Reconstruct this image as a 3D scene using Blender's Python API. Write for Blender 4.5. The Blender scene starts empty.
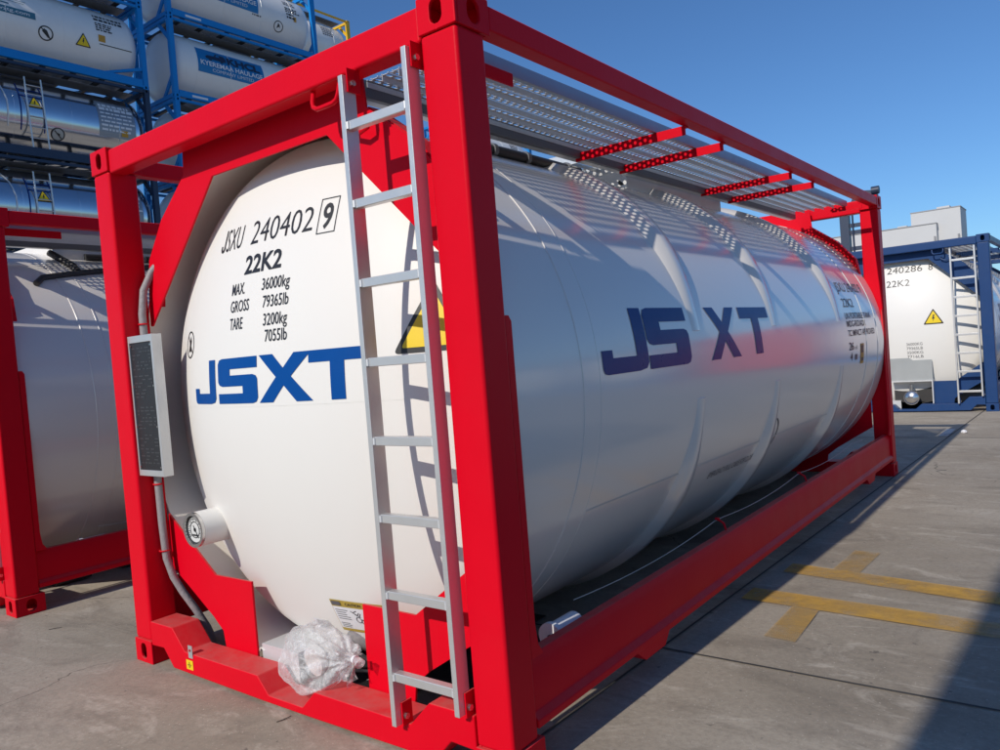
import bpy, bmesh, math, random
from mathutils import Vector, Matrix, noise
random.seed(7)
C = bpy.context.scene
COL = C.collection
PI = math.pi
# ------------------------------------------------------------------ camera
cd = bpy.data.cameras.new("camera"); cam = bpy.data.objects.new("camera", cd); COL.objects.link(cam)
cd.sensor_fit = 'HORIZONTAL'; cd.sensor_width = 36.0; cd.lens = 775.37/1000*36; cd.clip_start = 0.05; cd.clip_end = 3000
R2 = Vector((0.78928701, 0.60894757, -0.07879642)); U2 = Vector((0.04434677, 0.07145924, 0.99645719)); FW = Vector((-0.61242092, 0.78998508, -0.029397))
m4 = Matrix((R2, U2, -FW)).transposed().to_4x4(); m4.translation = Vector((3.98524, -1.91061, 1.42898))
cam.matrix_world = m4
C.camera = cam
# ------------------------------------------------------------------ sky, sun, exposure
SUN = Vector((0.0585, 1.467, -1.0)).normalized()          # travel direction of the light
EL = math.asin(-SUN.z)
w = bpy.data.worlds.new("World"); C.world = w; w.use_nodes = True
nt = w.node_tree; bg = nt.nodes['Background']
sky = nt.nodes.new('ShaderNodeTexSky'); sky.sky_type = 'NISHITA'; sky.sun_disc = False
sky.sun_elevation = EL; sky.sun_rotation = math.atan2(-SUN.x, -SUN.y) % (2*PI)
sky.air_density = 1.0; sky.dust_density = 0.3; sky.ozone_density = 2.2; sky.altitude = 0
tint = nt.nodes.new('ShaderNodeMix'); tint.data_type = 'RGBA'; tint.blend_type = 'MULTIPLY'; tint.inputs[0].default_value = 1.0
tint.inputs[7].default_value = (0.64, 0.985, 1.38, 1)          # deep clear-air blue
nt.links.new(sky.outputs[0], tint.inputs[6]); nt.links.new(tint.outputs[2], bg.inputs[0]); bg.inputs[1].default_value = 0.080
sl = bpy.data.lights.new("sun", 'SUN'); sl.energy = 3.7; sl.angle = math.radians(0.53); sl.color = (1.0, 0.925, 0.82)
so = bpy.data.objects.new("sun", sl); COL.objects.link(so)
so.rotation_euler = SUN.to_track_quat('-Z', 'Y').to_euler(); so.location = (0, -20, 30)
C.view_settings.view_transform = 'Standard'; C.view_settings.look = 'None'
C.view_settings.exposure = 0.0; C.view_settings.gamma = 1.0; C.view_settings.use_curve_mapping = False
try:
    C.cycles.max_bounces = 10; C.cycles.transparent_max_bounces = 16
except Exception: pass

# ------------------------------------------------------------------ materials
def newmat(name):
    m = bpy.data.materials.new(name); m.use_nodes = True
    return m, m.node_tree, m.node_tree.nodes['Principled BSDF']
def paint(name, col, rough=0.35, coat=0.0, metal=0.0, var=0.08, scale=6.0, bump=0.0, bscale=40, spec=0.5, dirt=0.0, dirtcol=(0.16,0.14,0.12), rvar=0.08, coatrough=0.06, dust=0.0):
    m, nt, b = newmat(name); N = nt.nodes; L = nt.links
    tc = N.new('ShaderNodeTexCoord')
    nz = N.new('ShaderNodeTexNoise'); nz.inputs['Scale'].default_value = scale; nz.inputs['Detail'].default_value = 6; nz.inputs['Roughness'].default_value = 0.62
    L.new(tc.outputs['Object'], nz.inputs['Vector'])
    mx = N.new('ShaderNodeMix'); mx.data_type = 'RGBA'
    mx.inputs[6].default_value = tuple(max(0, c*(1-var)) for c in col)+(1,); mx.inputs[7].default_value = tuple(min(1, c*(1+var)) for c in col)+(1,)
    L.new(nz.outputs[0], mx.inputs[0]); out = mx.outputs[2]
    if dirt > 0:
        n2 = N.new('ShaderNodeTexNoise'); n2.inputs['Scale'].default_value = scale*0.45; n2.inputs['Detail'].default_value = 9; n2.inputs['Roughness'].default_value = 0.75
        L.new(tc.outputs['Object'], n2.inputs['Vector'])
        rp = N.new('ShaderNodeMapRange'); rp.inputs[1].default_value = 0.5; rp.inputs[2].default_value = 0.78; rp.inputs[3].default_value = 0; rp.inputs[4].default_value = dirt
        L.new(n2.outputs[0], rp.inputs[0])
        m2 = N.new('ShaderNodeMix'); m2.data_type = 'RGBA'; m2.inputs[7].default_value = dirtcol+(1,)
        L.new(rp.outputs[0], m2.inputs[0]); L.new(out, m2.inputs[6]); out = m2.outputs[2]
    if dust > 0:
        ge = N.new('ShaderNodeNewGeometry'); sx = N.new('ShaderNodeSeparateXYZ'); L.new(ge.outputs['True Normal'], sx.inputs[0])
        n4 = N.new('ShaderNodeTexNoise'); n4.inputs['Scale'].default_value = 14; n4.inputs['Detail'].default_value = 9; n4.inputs['Roughness'].default_value = 0.7
        L.new(tc.outputs['Object'], n4.inputs['Vector'])
        r1 = N.new('ShaderNodeMapRange'); r1.inputs[1].default_value = 0.55; r1.inputs[2].default_value = 0.95; L.new(sx.outputs[2], r1.inputs[0])
        r2 = N.new('ShaderNodeMapRange'); r2.inputs[1].default_value = 0.32; r2.inputs[2].default_value = 0.68; r2.inputs[3].default_value = dust*.35; r2.inputs[4].default_value = dust; L.new(n4.outputs[0], r2.inputs[0])
        mu = N.new('ShaderNodeMath'); mu.operation = 'MULTIPLY'; L.new(r1.outputs[0], mu.inputs[0]); L.new(r2.outputs[0], mu.inputs[1])
        m5 = N.new('ShaderNodeMix'); m5.data_type = 'RGBA'; m5.inputs[7].default_value = (0.36, 0.27, 0.23, 1)
        L.new(mu.outputs[0], m5.inputs[0]); L.new(out, m5.inputs[6]); out = m5.outputs[2]
    L.new(out, b.inputs['Base Color'])
    n3 = N.new('ShaderNodeTexNoise'); n3.inputs['Scale'].default_value = scale*2.3; n3.inputs['Detail'].default_value = 5
    L.new(tc.outputs['Object'], n3.inputs['Vector'])
    rr = N.new('ShaderNodeMapRange'); rr.inputs[3].default_value = max(0.02, rough-rvar); rr.inputs[4].default_value = rough+rvar
    L.new(n3.outputs[0], rr.inputs[0]); L.new(rr.outputs[0], b.inputs['Roughness'])
    b.inputs['Metallic'].default_value = metal; b.inputs['Specular IOR Level'].default_value = spec
    b.inputs['Coat Weight'].default_value = coat; b.inputs['Coat Roughness'].default_value = coatrough
    if bump > 0:
        nb = N.new('ShaderNodeTexNoise'); nb.inputs['Scale'].default_value = bscale; nb.inputs['Detail'].default_value = 3
        L.new(tc.outputs['Object'], nb.inputs['Vector'])
        bp = N.new('ShaderNodeBump'); bp.inputs['Strength'].default_value = bump; bp.inputs['Distance'].default_value = 0.01
        L.new(nb.outputs[0], bp.inputs['Height']); L.new(bp.outputs[0], b.inputs['Normal'])
        if coat > 0: L.new(bp.outputs[0], b.inputs['Coat Normal'])
    return m
M = {}
M['red'] = paint('red_paint', (0.65, 0.002, 0.014), 0.40, coat=0.0, spec=0.09, var=0.07, scale=3, bump=0.06, bscale=60, dirt=0.07, dirtcol=(0.42, 0.04, 0.04), dust=0.36)
M['navy'] = paint('navy_paint', (0.010, 0.045, 0.15), 0.42, coat=0.0, spec=0.3, var=0.1, scale=4, dirt=0.12, dirtcol=(0.1, 0.12, 0.17))
M['white'] = paint('white_tank_paint', (0.735, 0.70, 0.655), 0.32, coat=1.0, var=0.02, scale=1.6, bump=0.05, bscale=5, dirt=0.05, dirtcol=(0.52, 0.49, 0.46), coatrough=0.15, spec=0.25, rvar=0.05)
M['white'].node_tree.nodes['Principled BSDF'].inputs['Coat IOR'].default_value = 1.62
M['head'] = paint('white_head_paint', (0.745, 0.73, 0.695), 0.45, coat=0.0, spec=0.3, var=0.02, scale=1.5, bump=0.05, bscale=4, dirt=0.05, dirtcol=(0.6, 0.56, 0.5))
M['skirt'] = paint('skirt_paint', (0.82, 0.78, 0.71), 0.5, var=0.05)
M['alu'] = paint('aluminium', (0.62, 0.62, 0.61), 0.40, metal=0.62, var=0.06, scale=12, bump=0.05, bscale=90)
M['alupaint'] = paint('matt_aluminium', (0.66, 0.67, 0.68), 0.45, metal=0.4, var=0.07, scale=10)
M['galv'] = paint('galvanised_grating', (0.72, 0.71, 0.69), 0.45, metal=0.25, var=0.1, scale=9, dirt=0.15)
M['galvdark'] = paint('grey_channel', (0.16, 0.165, 0.18), 0.45, metal=0.35, var=0.1)
M['chan'] = paint('blue_grey_channel', (0.36, 0.40, 0.45), 0.38, metal=0.5, var=0.08)
M['tray'] = paint('grey_tray', (0.60, 0.61, 0.62), 0.4, metal=0.2, var=0.04, dirt=0.1)
M['black'] = paint('black_plate', (0.018, 0.018, 0.02), 0.42, var=0.25, scale=14, bump=0.05, bscale=200)
M['ink'] = paint('black_vinyl', (0.016, 0.016, 0.018), 0.45, var=0.1)
M['greyink'] = paint('faded_vinyl', (0.10, 0.10, 0.11), 0.5, var=0.1)
M['blue'] = paint('blue_vinyl', (0.001, 0.062, 0.27), 0.45, var=0.05, spec=0.12)
M['bluedark'] = paint('shaded_dark_blue_vinyl', (0.002, 0.030, 0.18), 0.3, coat=0.0, var=0.05, spec=0.15)  # logo blue darkened to carry the side's shade; also used for stack lettering
M['yellow'] = paint('yellow_vinyl', (0.78, 0.56, 0.005), 0.45, var=0.03)
M['amber'] = paint('amber_vinyl', (0.50, 0.26, 0.02), 0.5, var=0.05)
M['goldv'] = paint('gold_vinyl', (0.42, 0.30, 0.05), 0.45, var=0.05)
M['paper'] = paint('white_sticker', (0.72, 0.72, 0.74), 0.5, var=0.02)
M['silverst'] = paint('silver_sticker', (0.40, 0.42, 0.42), 0.4, metal=0.3, var=0.1)
M['conduit'] = paint('grey_conduit', (0.27, 0.255, 0.26), 0.5, var=0.1, bump=0.3, bscale=60)
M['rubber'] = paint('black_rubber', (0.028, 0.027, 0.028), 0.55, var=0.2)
M['steel'] = paint('bright_steel', (0.62, 0.61, 0.60), 0.22, metal=0.95, var=0.08)
M['pvc'] = paint('grey_plastic', (0.80, 0.80, 0.82), 0.45, var=0.04)
M['chrome'] = paint('polished_cladding', (0.60, 0.63, 0.68), 0.13, metal=0.97, var=0.05, scale=1.2, bump=0.05, bscale=2.2, rvar=0.05)
M['azure'] = paint('azure_paint', (0.004, 0.21, 0.58), 0.45, spec=0.3, var=0.1, scale=3, dirt=0.15, dirtcol=(0.04, 0.16, 0.32))
M['darknavy'] = paint('dark_navy_paint', (0.012, 0.026, 0.065), 0.4, var=0.12, dirt=0.2, dirtcol=(0.06, 0.06, 0.07))
M['oldwhite'] = paint('dusty_white_paint', (0.78, 0.775, 0.76), 0.35, coat=0.2, var=0.05, scale=0.8, dirt=0.22, dirtcol=(0.42, 0.40, 0.38), bump=0.05, bscale=2)
M['yframe'] = paint('yellow_paint', (0.72, 0.42, 0.01), 0.4, var=0.08)
M['khblue'] = paint('panel_blue', (0.004, 0.17, 0.42), 0.4, var=0.04)
M['teal'] = paint('teal_vinyl', (0.05, 0.17, 0.24), 0.5, var=0.06)
M['redv'] = paint('red_vinyl', (0.45, 0.02, 0.03), 0.4, var=0.05)
M['wall'] = paint('white_cladding', (0.50, 0.505, 0.51), 0.55, var=0.05, scale=0.5, dirt=0.12, dirtcol=(0.42, 0.42, 0.42))
M['trim'] = paint('grey_trim', (0.28, 0.28, 0.29), 0.5, var=0.05)
M['mast'] = paint('mast_paint', (0.022, 0.035, 0.07), 0.45, var=0.1)

def concrete():
    m, nt, b = newmat('concrete'); N = nt.nodes; L = nt.links
    tc = N.new('ShaderNodeTexCoord')
    def nz(scale, det, rough, sx=1, sy=1, dist=0.0, rot=0.0):
        mp = N.new('ShaderNodeMapping'); mp.inputs['Scale'].default_value = (sx, sy, 1); mp.inputs['Rotation'].default_value = (0, 0, rot)
        L.new(tc.outputs['Object'], mp.inputs['Vector'])
        n = N.new('ShaderNodeTexNoise'); n.inputs['Scale'].default_value = scale; n.inputs['Detail'].default_value = det; n.inputs['Roughness'].default_value = rough; n.inputs['Distortion'].default_value = dist
        L.new(mp.outputs[0], n.inputs['Vector']); return n.outputs[0]
    def rng(o, a, b_, c, d):
        r = N.new('ShaderNodeMapRange'); r.inputs[1].default_value = a; r.inputs[2].default_value = b_; r.inputs[3].default_value = c; r.inputs[4].default_value = d
        L.new(o, r.inputs[0]); return r.outputs[0]
    def mix(f, a, bcol):
        x = N.new('ShaderNodeMix'); x.data_type = 'RGBA'; L.new(f, x.inputs[0])
        if isinstance(a, tuple): x.inputs[6].default_value = a+(1,)
        else: L.new(a, x.inputs[6])
        if isinstance(bcol, tuple): x.inputs[7].default_value = bcol+(1,)
        else: L.new(bcol, x.inputs[7])
        return x.outputs[2]
    c = mix(rng(nz(0.5, 8, 0.62, 0.8, 1.1, 0.6, 0.3), 0.34, 0.66, 0, 1), (0.275, 0.234, 0.180), (0.425, 0.375, 0.305))
    c = mix(rng(nz(1.25, 11, 0.70, 0.75, 1.25, 1.6, 0.5), 0.50, 0.72, 0, 0.75), c, (0.165, 0.140, 0.110))     # dark blotches
    c = mix(rng(nz(2.1, 9, 0.68, 0.6, 1.3, 2.2, -0.2), 0.54, 0.66, 0, 0.55), c, (0.54, 0.485, 0.405))          # pale laitance
    c = mix(rng(nz(0.8, 5, 0.6, 0.9, 1.2, 0.8), 0.60, 0.72, 0, 0.65), c, (0.125, 0.108, 0.088))                 # damp and oil stains
    c = mix(rng(nz(5.5, 9, 0.75, 1, 1, 1.0), 0.55, 0.75, 0, 0.4), c, (0.18, 0.155, 0.125))
    c = mix(rng(nz(38, 6, 0.75), 0.45, 0.80, 0, 0.55), c, (0.15, 0.13, 0.11))                                   # grain
    c = mix(rng(nz(75, 2, 0.5), 0.66, 0.72, 0, 0.6), c, (0.55, 0.50, 0.43))                                     # pale grit
    c = mix(rng(nz(16, 3, 0.5), 0.70, 0.74, 0, 0.65), c, (0.09, 0.08, 0.07))                                    # specks
    # hairline cracks where the slab has opened
    wp = N.new('ShaderNodeTexNoise'); wp.inputs['Scale'].default_value = 1.4; wp.inputs['Detail'].default_value = 6; L.new(tc.outputs['Object'], wp.inputs['Vector'])
    va = N.new('ShaderNodeVectorMath'); va.operation = 'MULTIPLY_ADD'; va.inputs[1].default_value = (1.1, 1.1, 0); L.new(wp.outputs['Color'], va.inputs[0]); L.new(tc.outputs['Object'], va.inputs[2])
    vo = N.new('ShaderNodeTexVoronoi'); vo.feature = 'DISTANCE_TO_EDGE'; vo.inputs['Scale'].default_value = 0.42; L.new(va.outputs[0], vo.inputs['Vector'])
    ck = rng(vo.outputs['Distance'], 0.0, 0.0035, 1, 0); cm_ = rng(nz(0.35, 3, 0.5), 0.47, 0.56, 0, 0.85)
    mm = N.new('ShaderNodeMath'); mm.operation = 'MULTIPLY'; L.new(ck, mm.inputs[0]); L.new(cm_, mm.inputs[1])
    c = mix(mm.outputs[0], c, (0.06, 0.052, 0.045))
    L.new(c, b.inputs['Base Color'])
    L.new(rng(nz(3, 6, 0.6), 0.3, 0.7, 0.62, 0.88), b.inputs['Roughness'])
    b.inputs['Specular IOR Level'].default_value = 0.35
    bp = N.new('ShaderNodeBump'); bp.inputs['Strength'].default_value = 0.35; bp.inputs['Distance'].default_value = 0.006
    L.new(nz(45, 8, 0.7), bp.inputs['Height']); L.new(bp.outputs[0], b.inputs['Normal'])
    return m
M['concrete'] = concrete()
M['joint'] = paint('joint_sealant', (0.05, 0.048, 0.045), 0.8, var=0.4, scale=9)
def worn(name, col, lo, hi, amt):
    m, nt, b = newmat(name); N = nt.nodes; L = nt.links
    tc = N.new('ShaderNodeTexCoord')
    n = N.new('ShaderNodeTexNoise'); n.inputs['Scale'].default_value = 7; n.inputs['Detail'].default_value = 10; n.inputs['Roughness'].default_value = 0.72
    L.new(tc.outputs['Object'], n.inputs['Vector'])
    n2 = N.new('ShaderNodeTexNoise'); n2.inputs['Scale'].default_value = 1.3; n2.inputs['Detail'].default_value = 4
    L.new(tc.outputs['Object'], n2.inputs['Vector'])
    ad = N.new('ShaderNodeMath'); ad.operation = 'ADD'; L.new(n.outputs[0], ad.inputs[0]); L.new(n2.outputs[0], ad.inputs[1])
    r = N.new('ShaderNodeMapRange'); r.inputs[1].default_value = lo; r.inputs[2].default_value = hi; r.inputs[3].default_value = 0.08; r.inputs[4].default_value = amt
    L.new(ad.outputs[0], r.inputs[0])
    b.inputs['Base Color'].default_value = col+(1,); b.inputs['Roughness'].default_value = 0.7
    t = N.new('ShaderNodeBsdfTransparent'); mx = N.new('ShaderNodeMixShader')
    L.new(r.outputs[0], mx.inputs[0]); L.new(b.outputs[0], mx.inputs[1]); L.new(t.outputs[0], mx.inputs[2])
    L.new(mx.outputs[0], N['Material Output'].inputs['Surface'])
    return m
M['roadyellow'] = worn('worn_yellow_paint', (0.60, 0.34, 0.055), 0.75, 1.3, 0.9)
M['roadyellow2'] = worn('very_worn_yellow_paint', (0.50, 0.30, 0.075), 0.7, 1.25, 0.85)
M['roadwhite'] = worn('worn_white_paint', (0.6, 0.6, 0.58), 0.9, 1.4, 0.8)
def plastic_bag():
    m, nt, b = newmat('clear_plastic_film'); N = nt.nodes; L = nt.links
    tc = N.new('ShaderNodeTexCoord')
    n = N.new('ShaderNodeTexNoise'); n.inputs['Scale'].default_value = 11; n.inputs['Detail'].default_value = 7; n.inputs['Roughness'].default_value = 0.6; n.inputs['Distortion'].default_value = 1.2
    L.new(tc.outputs['Object'], n.inputs['Vector'])
    bp = N.new('ShaderNodeBump'); bp.inputs['Strength'].default_value = 0.8; bp.inputs['Distance'].default_value = 0.02
    L.new(n.outputs[0], bp.inputs['Height']); L.new(bp.outputs[0], b.inputs['Normal'])
    b.inputs['Base Color'].default_value = (0.82, 0.82, 0.83, 1); b.inputs['Roughness'].default_value = 0.16; b.inputs['Specular IOR Level'].default_value = 0.9
    t = N.new('ShaderNodeBsdfTransparent'); t.inputs[0].default_value = (0.97, 0.97, 0.97, 1)
    mx = N.new('ShaderNodeMixShader')
    fr = N.new('ShaderNodeLayerWeight'); fr.inputs[0].default_value = 0.45; L.new(bp.outputs[0], fr.inputs['Normal'])
    n2 = N.new('ShaderNodeTexNoise'); n2.inputs['Scale'].default_value = 17; n2.inputs['Detail'].default_value = 5; n2.inputs['Distortion'].default_value = 2
    L.new(tc.outputs['Object'], n2.inputs['Vector'])
    r = N.new('ShaderNodeMapRange'); r.inputs[1].default_value = 0.5; r.inputs[2].default_value = 0.7; r.inputs[3].default_value = 0.12; r.inputs[4].default_value = 0.50
    L.new(n2.outputs[0], r.inputs[0])
    ad = N.new('ShaderNodeMath'); ad.operation = 'MULTIPLY_ADD'; ad.use_clamp = True; L.new(fr.outputs['Facing'], ad.inputs[0]); ad.inputs[1].default_value = 0.44; L.new(r.outputs[0], ad.inputs[2])
    L.new(ad.outputs[0], mx.inputs[0]); L.new(t.outputs[0], mx.inputs[1]); L.new(b.outputs[0], mx.inputs[2])
    L.new(mx.outputs[0], N['Material Output'].inputs['Surface'])
    return m
M['bag'] = plastic_bag()

# ------------------------------------------------------------------ mesh helpers
class MB:
    def __init__(s): s.v = []; s.f = []
    def add(s, vs, fs):
        o = len(s.v); s.v += [tuple(v) for v in vs]; s.f += [[i+o for i in f] for f in fs]
    def box(s, x0, x1, y0, y1, z0, z1):
        s.add([(x0,y0,z0),(x1,y0,z0),(x1,y1,z0),(x0,y1,z0),(x0,y0,z1),(x1,y0,z1),(x1,y1,z1),(x0,y1,z1)],
              [(0,3,2,1),(4,5,6,7),(0,1,5,4),(1,2,6,5),(2,3,7,6),(3,0,4,7)]); return s
    def prism(s, poly, a0, a1, axis='y'):
        n = len(poly)
        def P(p, a): return {'y': (p[0], a, p[1]), 'x': (a, p[0], p[1]), 'z': (p[0], p[1], a)}[axis]
        s.add([P(p, a0) for p in poly]+[P(p, a1) for p in poly],
              [list(range(n)), list(range(2*n-1, n-1, -1))]+[[i, (i+1) % n, n+(i+1) % n, n+i] for i in range(n)]); return s
    def tube(s, pts, r, n=12, closed=True):
        pts = [Vector(p) for p in pts]; rings = []; prev = None
        for i, p in enumerate(pts):
            t = (pts[min(i+1, len(pts)-1)]-pts[max(i-1, 0)]).normalized()
            u = t.orthogonal().normalized() if prev is None else (prev-t*prev.dot(t)).normalized()
            prev = u; v = t.cross(u); rr = r[i] if isinstance(r, (list, tuple)) else r
            rings.append([p+(u*math.cos(a)+v*math.sin(a))*rr for a in [2*PI*k/n for k in range(n)]])
        vs = [q for rg in rings for q in rg]; fs = []
        for i in range(len(pts)-1):
            for k in range(n): fs.append((i*n+k, i*n+(k+1) % n, (i+1)*n+(k+1) % n, (i+1)*n+k))
        if closed: fs += [list(range(n-1, -1, -1)), [(len(pts)-1)*n+k for k in range(n)]]
        s.add(vs, fs); return s
    def lathe_y(s, prof, xc, zc, n=128):            # profile of (radius, y)
        vs = []; fs = []
        for r, y in prof:
            for k in range(n):
                a = 2*PI*k/n; vs.append((xc+r*math.cos(a), y, zc+r*math.sin(a)))
        for i in range(len(prof)-1):
            for k in range(n): fs.append((i*n+k, i*n+(k+1) % n, (i+1)*n+(k+1) % n, (i+1)*n+k))
        s.add(vs, fs); return s
    def build(s, name, mat, parent=None, smooth=35, bevel=0, weld=False, seg=2):
        me = bpy.data.meshes.new(name); me.from_pydata(s.v, [], s.f)
        bm = bmesh.new(); bm.from_mesh(me)
        if weld: bmesh.ops.remove_doubles(bm, verts=bm.verts, dist=1e-5)
        bmesh.ops.recalc_face_normals(bm, faces=bm.faces)
        bm.to_mesh(me); bm.free()
        return link(name, me, mat, parent, smooth, bevel, seg)
def link(name, me, mat, parent=None, smooth=35, bevel=0, seg=2):
    me.materials.append(mat)
    if smooth:
        me.shade_smooth(); me.set_sharp_from_angle(angle=math.radians(smooth))
    o = bpy.data.objects.new(name, me); COL.objects.link(o)
    if parent is not None: o.parent = parent
    if bevel:
        b = o.modifiers.new('bevel', 'BEVEL'); b.width = bevel; b.segments = seg; b.limit_method = 'ANGLE'; b.angle_limit = math.radians(40); b.harden_normals = True
    return o
def thing(name, label, cat, loc=(0,0,0), rz=0, group=None):
    o = bpy.data.objects.new(name, None); COL.objects.link(o); o.location = loc; o.rotation_euler = (0,0,rz); o.empty_display_size = 0.3
    return tag(o, label, cat, group)
def tag(o, label, cat, group=None):
    o['label'] = label; o['category'] = cat
    if group: o['group'] = group
    return o
def structure(o): o['kind'] = 'structure'; return o
def dup(root, loc, label, group=None, rz=None):
    r = root.copy(); COL.objects.link(r); r.location = loc; r['label'] = label
    if rz is not None: r.rotation_euler = (0,0,rz)
    if group: r['group'] = group
    for ch in list(root.children):
        c = ch.copy(); COL.objects.link(c); c.parent = r
        for g in list(ch.children):
            d = g.copy(); COL.objects.link(d); d.parent = c
    return r
# ---- lettering: flat polygons cut on a fine grid and wrapped on a surface
def wrap(me, fn, step=0.06):
    bm = bmesh.new(); bm.from_mesh(me)
    bmesh.ops.triangulate(bm, faces=bm.faces)
    for ax in (0, 1):
        lo = min(v.co[ax] for v in bm.verts); hi = max(v.co[ax] for v in bm.verts)
        k = math.floor(lo/step)+1
        while k*step < hi:
            co = [0,0,0]; co[ax] = k*step; no = [0,0,0]; no[ax] = 1
            bmesh.ops.bisect_plane(bm, geom=bm.verts[:]+bm.edges[:]+bm.faces[:], plane_co=co, plane_no=no); k += 1
    for v in bm.verts: v.co = fn(v.co.x, v.co.y)
    bm.to_mesh(me); bm.free()
def text_mesh(s, width=None, height=1.0, bold=0.0, spacing=1.0):
    cu = bpy.data.curves.new('text', 'FONT'); cu.body = s; cu.offset = bold; cu.space_character = spacing; cu.resolution_u = 3
    o = bpy.data.objects.new('text', cu); COL.objects.link(o)
    dg = bpy.context.evaluated_depsgraph_get(); dg.update()
    me = bpy.data.meshes.new_from_object(o.evaluated_get(dg))
    bpy.data.objects.remove(o); bpy.data.curves.remove(cu)
    x0 = min(v.co.x for v in me.vertices); x1 = max(v.co.x for v in me.vertices); y0 = 0.0; y1 = max(v.co.y for v in me.vertices)
    kh = height/(y1-y0); kw = (width/(x1-x0)) if width else kh
    for v in me.vertices: v.co.x = (v.co.x-x0)*kw; v.co.y = (v.co.y-y0)*kh; v.co.z = 0
    for a in list(me.materials): pass
    me.materials.clear()
    return me
def text_on(parent, name, s, x, z, width, height, surf, mat, bold=0.0, skew=0.0):
    me = text_mesh(s, width, height, bold)
    for v in me.vertices: v.co.x += x+skew*v.co.y; v.co.y += z
    wrap(me, surf); return link(name, me, mat, parent, 0)
def poly_on(parent, name, polys, surf, mat, step=0.06):
    me = bpy.data.meshes.new(name); bm = bmesh.new()
    for p in polys:
        loops = p if isinstance(p[0][0], (tuple, list)) else [p]
        es = []
        for lp in loops:
            vs = [bm.verts.new((q[0], q[1], 0)) for q in lp]
            es += [bm.edges.new((vs[i], vs[(i+1) % len(vs)])) for i in range(len(vs))]
        bmesh.ops.triangle_fill(bm, use_beauty=True, edges=es)
    bm.normal_update()
    for f in bm.faces:
        if f.normal.z < 0: f.normal_flip()
    bm.to_mesh(me); bm.free()
    wrap(me, surf, step); return link(name, me, mat, parent, 0)
def circ(cx, cz, r, n=40): return [(cx+r*math.cos(2*PI*k/n), cz+r*math.sin(2*PI*k/n)) for k in range(n)]
def rect(x0, x1, z0, z1): return [(x0,z0),(x1,z0),(x1,z1),(x0,z1)]
def frame_rect(x0, x1, z0, z1, t): return [rect(x0,x1,z0,z1), rect(x0+t,x1-t,z0+t,z1-t)]
def line(x0, z0, x1, z1, w):
    d = Vector((x1-x0, z1-z0)).normalized(); n = Vector((-d.y, d.x))*w/2
    return [(x0-n.x,z0-n.y),(x1-n.x,z1-n.y),(x1+n.x,z1+n.y),(x0+n.x,z0+n.y)]
def rounded_tri(cx, z0, wd, h, r=0.02):
    a = [(cx-wd/2,z0),(cx+wd/2,z0),(cx,z0+h)]; out = []
    for i in range(3):
        p = Vector(a[i]); q = Vector(a[(i+1) % 3]); o = Vector(a[i-1])
        d1 = (o-p).normalized(); d2 = (q-p).normalized()
        for k in range(5):
            t = k/4; out.append(tuple(p+d1*r*(1-t)**2+d2*r*t*t))
    return out
BOLT = [(-.02,.5),(.20,.5),(.05,.12),(.22,.16),(-.10,-.5),(-.02,-.08),(-.20,-.12)]
def warning(parent, cx, z0, wd, surf, off):
    h = wd*0.88
    t = poly_on(parent, 'warning_sign', [rounded_tri(cx, z0, wd, h, wd*.07)], lambda a, b: surf(a, b, off), M['ink'])
    poly_on(parent, 'warning_sign', [rounded_tri(cx, z0+wd*.065, wd*.79, h*.79, wd*.05)], lambda a, b: surf(a, b, off+.0015), M['yellow'])
    poly_on(parent, 'warning_sign', [[(cx+p[0]*wd*.34, z0+h*.38+p[1]*wd*.40) for p in BOLT]], lambda a, b: surf(a, b, off+.003), M['ink'])
    return t
# the house lettering on the tanks: J S X T
LJ = [(0,.36),(0,.08),(.03,.02),(.09,0),(.78,0),(.94,.03),(1,.12),(1,1),(.74,1),(.74,.24),(.22,.24),(.22,.36)]
LS = [(.12,1),(1,1),(1,.76),(.34,.76),(.34,.62),(.90,.62),(.97,.59),(1,.52),(1,.12),(.96,.03),(.88,0),(0,0),(0,.22),(.66,.22),(.66,.38),(.12,.38),(.04,.41),(0,.48),(0,.88),(.04,.97)]
LX = [(0,0),(.36,.52),(.02,1),(.30,1),(.50,.70),(.70,1),(1,1),(.64,.52),(1,0),(.72,0),(.50,.34),(.28,0)]
LT = [(0,1),(0,.76),(.38,.76),(.38,0),(.62,0),(.62,.76),(1,.76),(1,1)]
def place(p, x0, x1, z0, z1): return [(x0+a*(x1-x0), z0+b*(z1-z0)) for a, b in p]

# ------------------------------------------------------------------ container dimensions
W, LN, H = 2.438, 6.058, 2.591
XC, ZC, RT = 1.219, 1.280, 1.205
RC, RK, YF = 2.34, 0.23, 0.03
RH = 1.165
def cut_sump(o):
    """opening in the bottom of the front skirt where the outlet valve sits"""
    bm = bmesh.new(); bm.from_mesh(o.data)
    bmesh.ops.delete(bm, geom=[f for f in bm.faces if f.calc_center_median().y < .56 and f.calc_center_median().z < ZC and abs(f.calc_center_median().x-XC) < .37], context='FACES')
    bm.to_mesh(o.data); bm.free()
def head_profile():
    rk = RH-RK; yk = YF+RC-math.sqrt((RC-RK)**2-rk**2)
    a0 = math.asin(rk/(RC-RK)); pr = []
    for i in range(25):
        a = a0*i/24; pr.append((max(RC*math.sin(a), 1e-4), YF+RC-RC*math.cos(a)))
    for i in range(1, 13):
        a = a0+(PI/2-a0)*i/12; pr.append((rk+RK*math.sin(a), yk-RK*math.cos(a)))
    pr.append((RH, yk+.15)); return pr
def on_head(x, z, off=0.002):
    r2 = (x-XC)**2+(z-ZC)**2
    return Vector((x, YF+RC-math.sqrt(RC*RC-r2)-off, z))
def on_side(y, t, off=0.002, R=RT):          # t: arc length measured up from the axis height
    a = t/R; return Vector((XC+(R+off)*math.cos(a), y, ZC+(R+off)*math.sin(a)))
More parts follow.
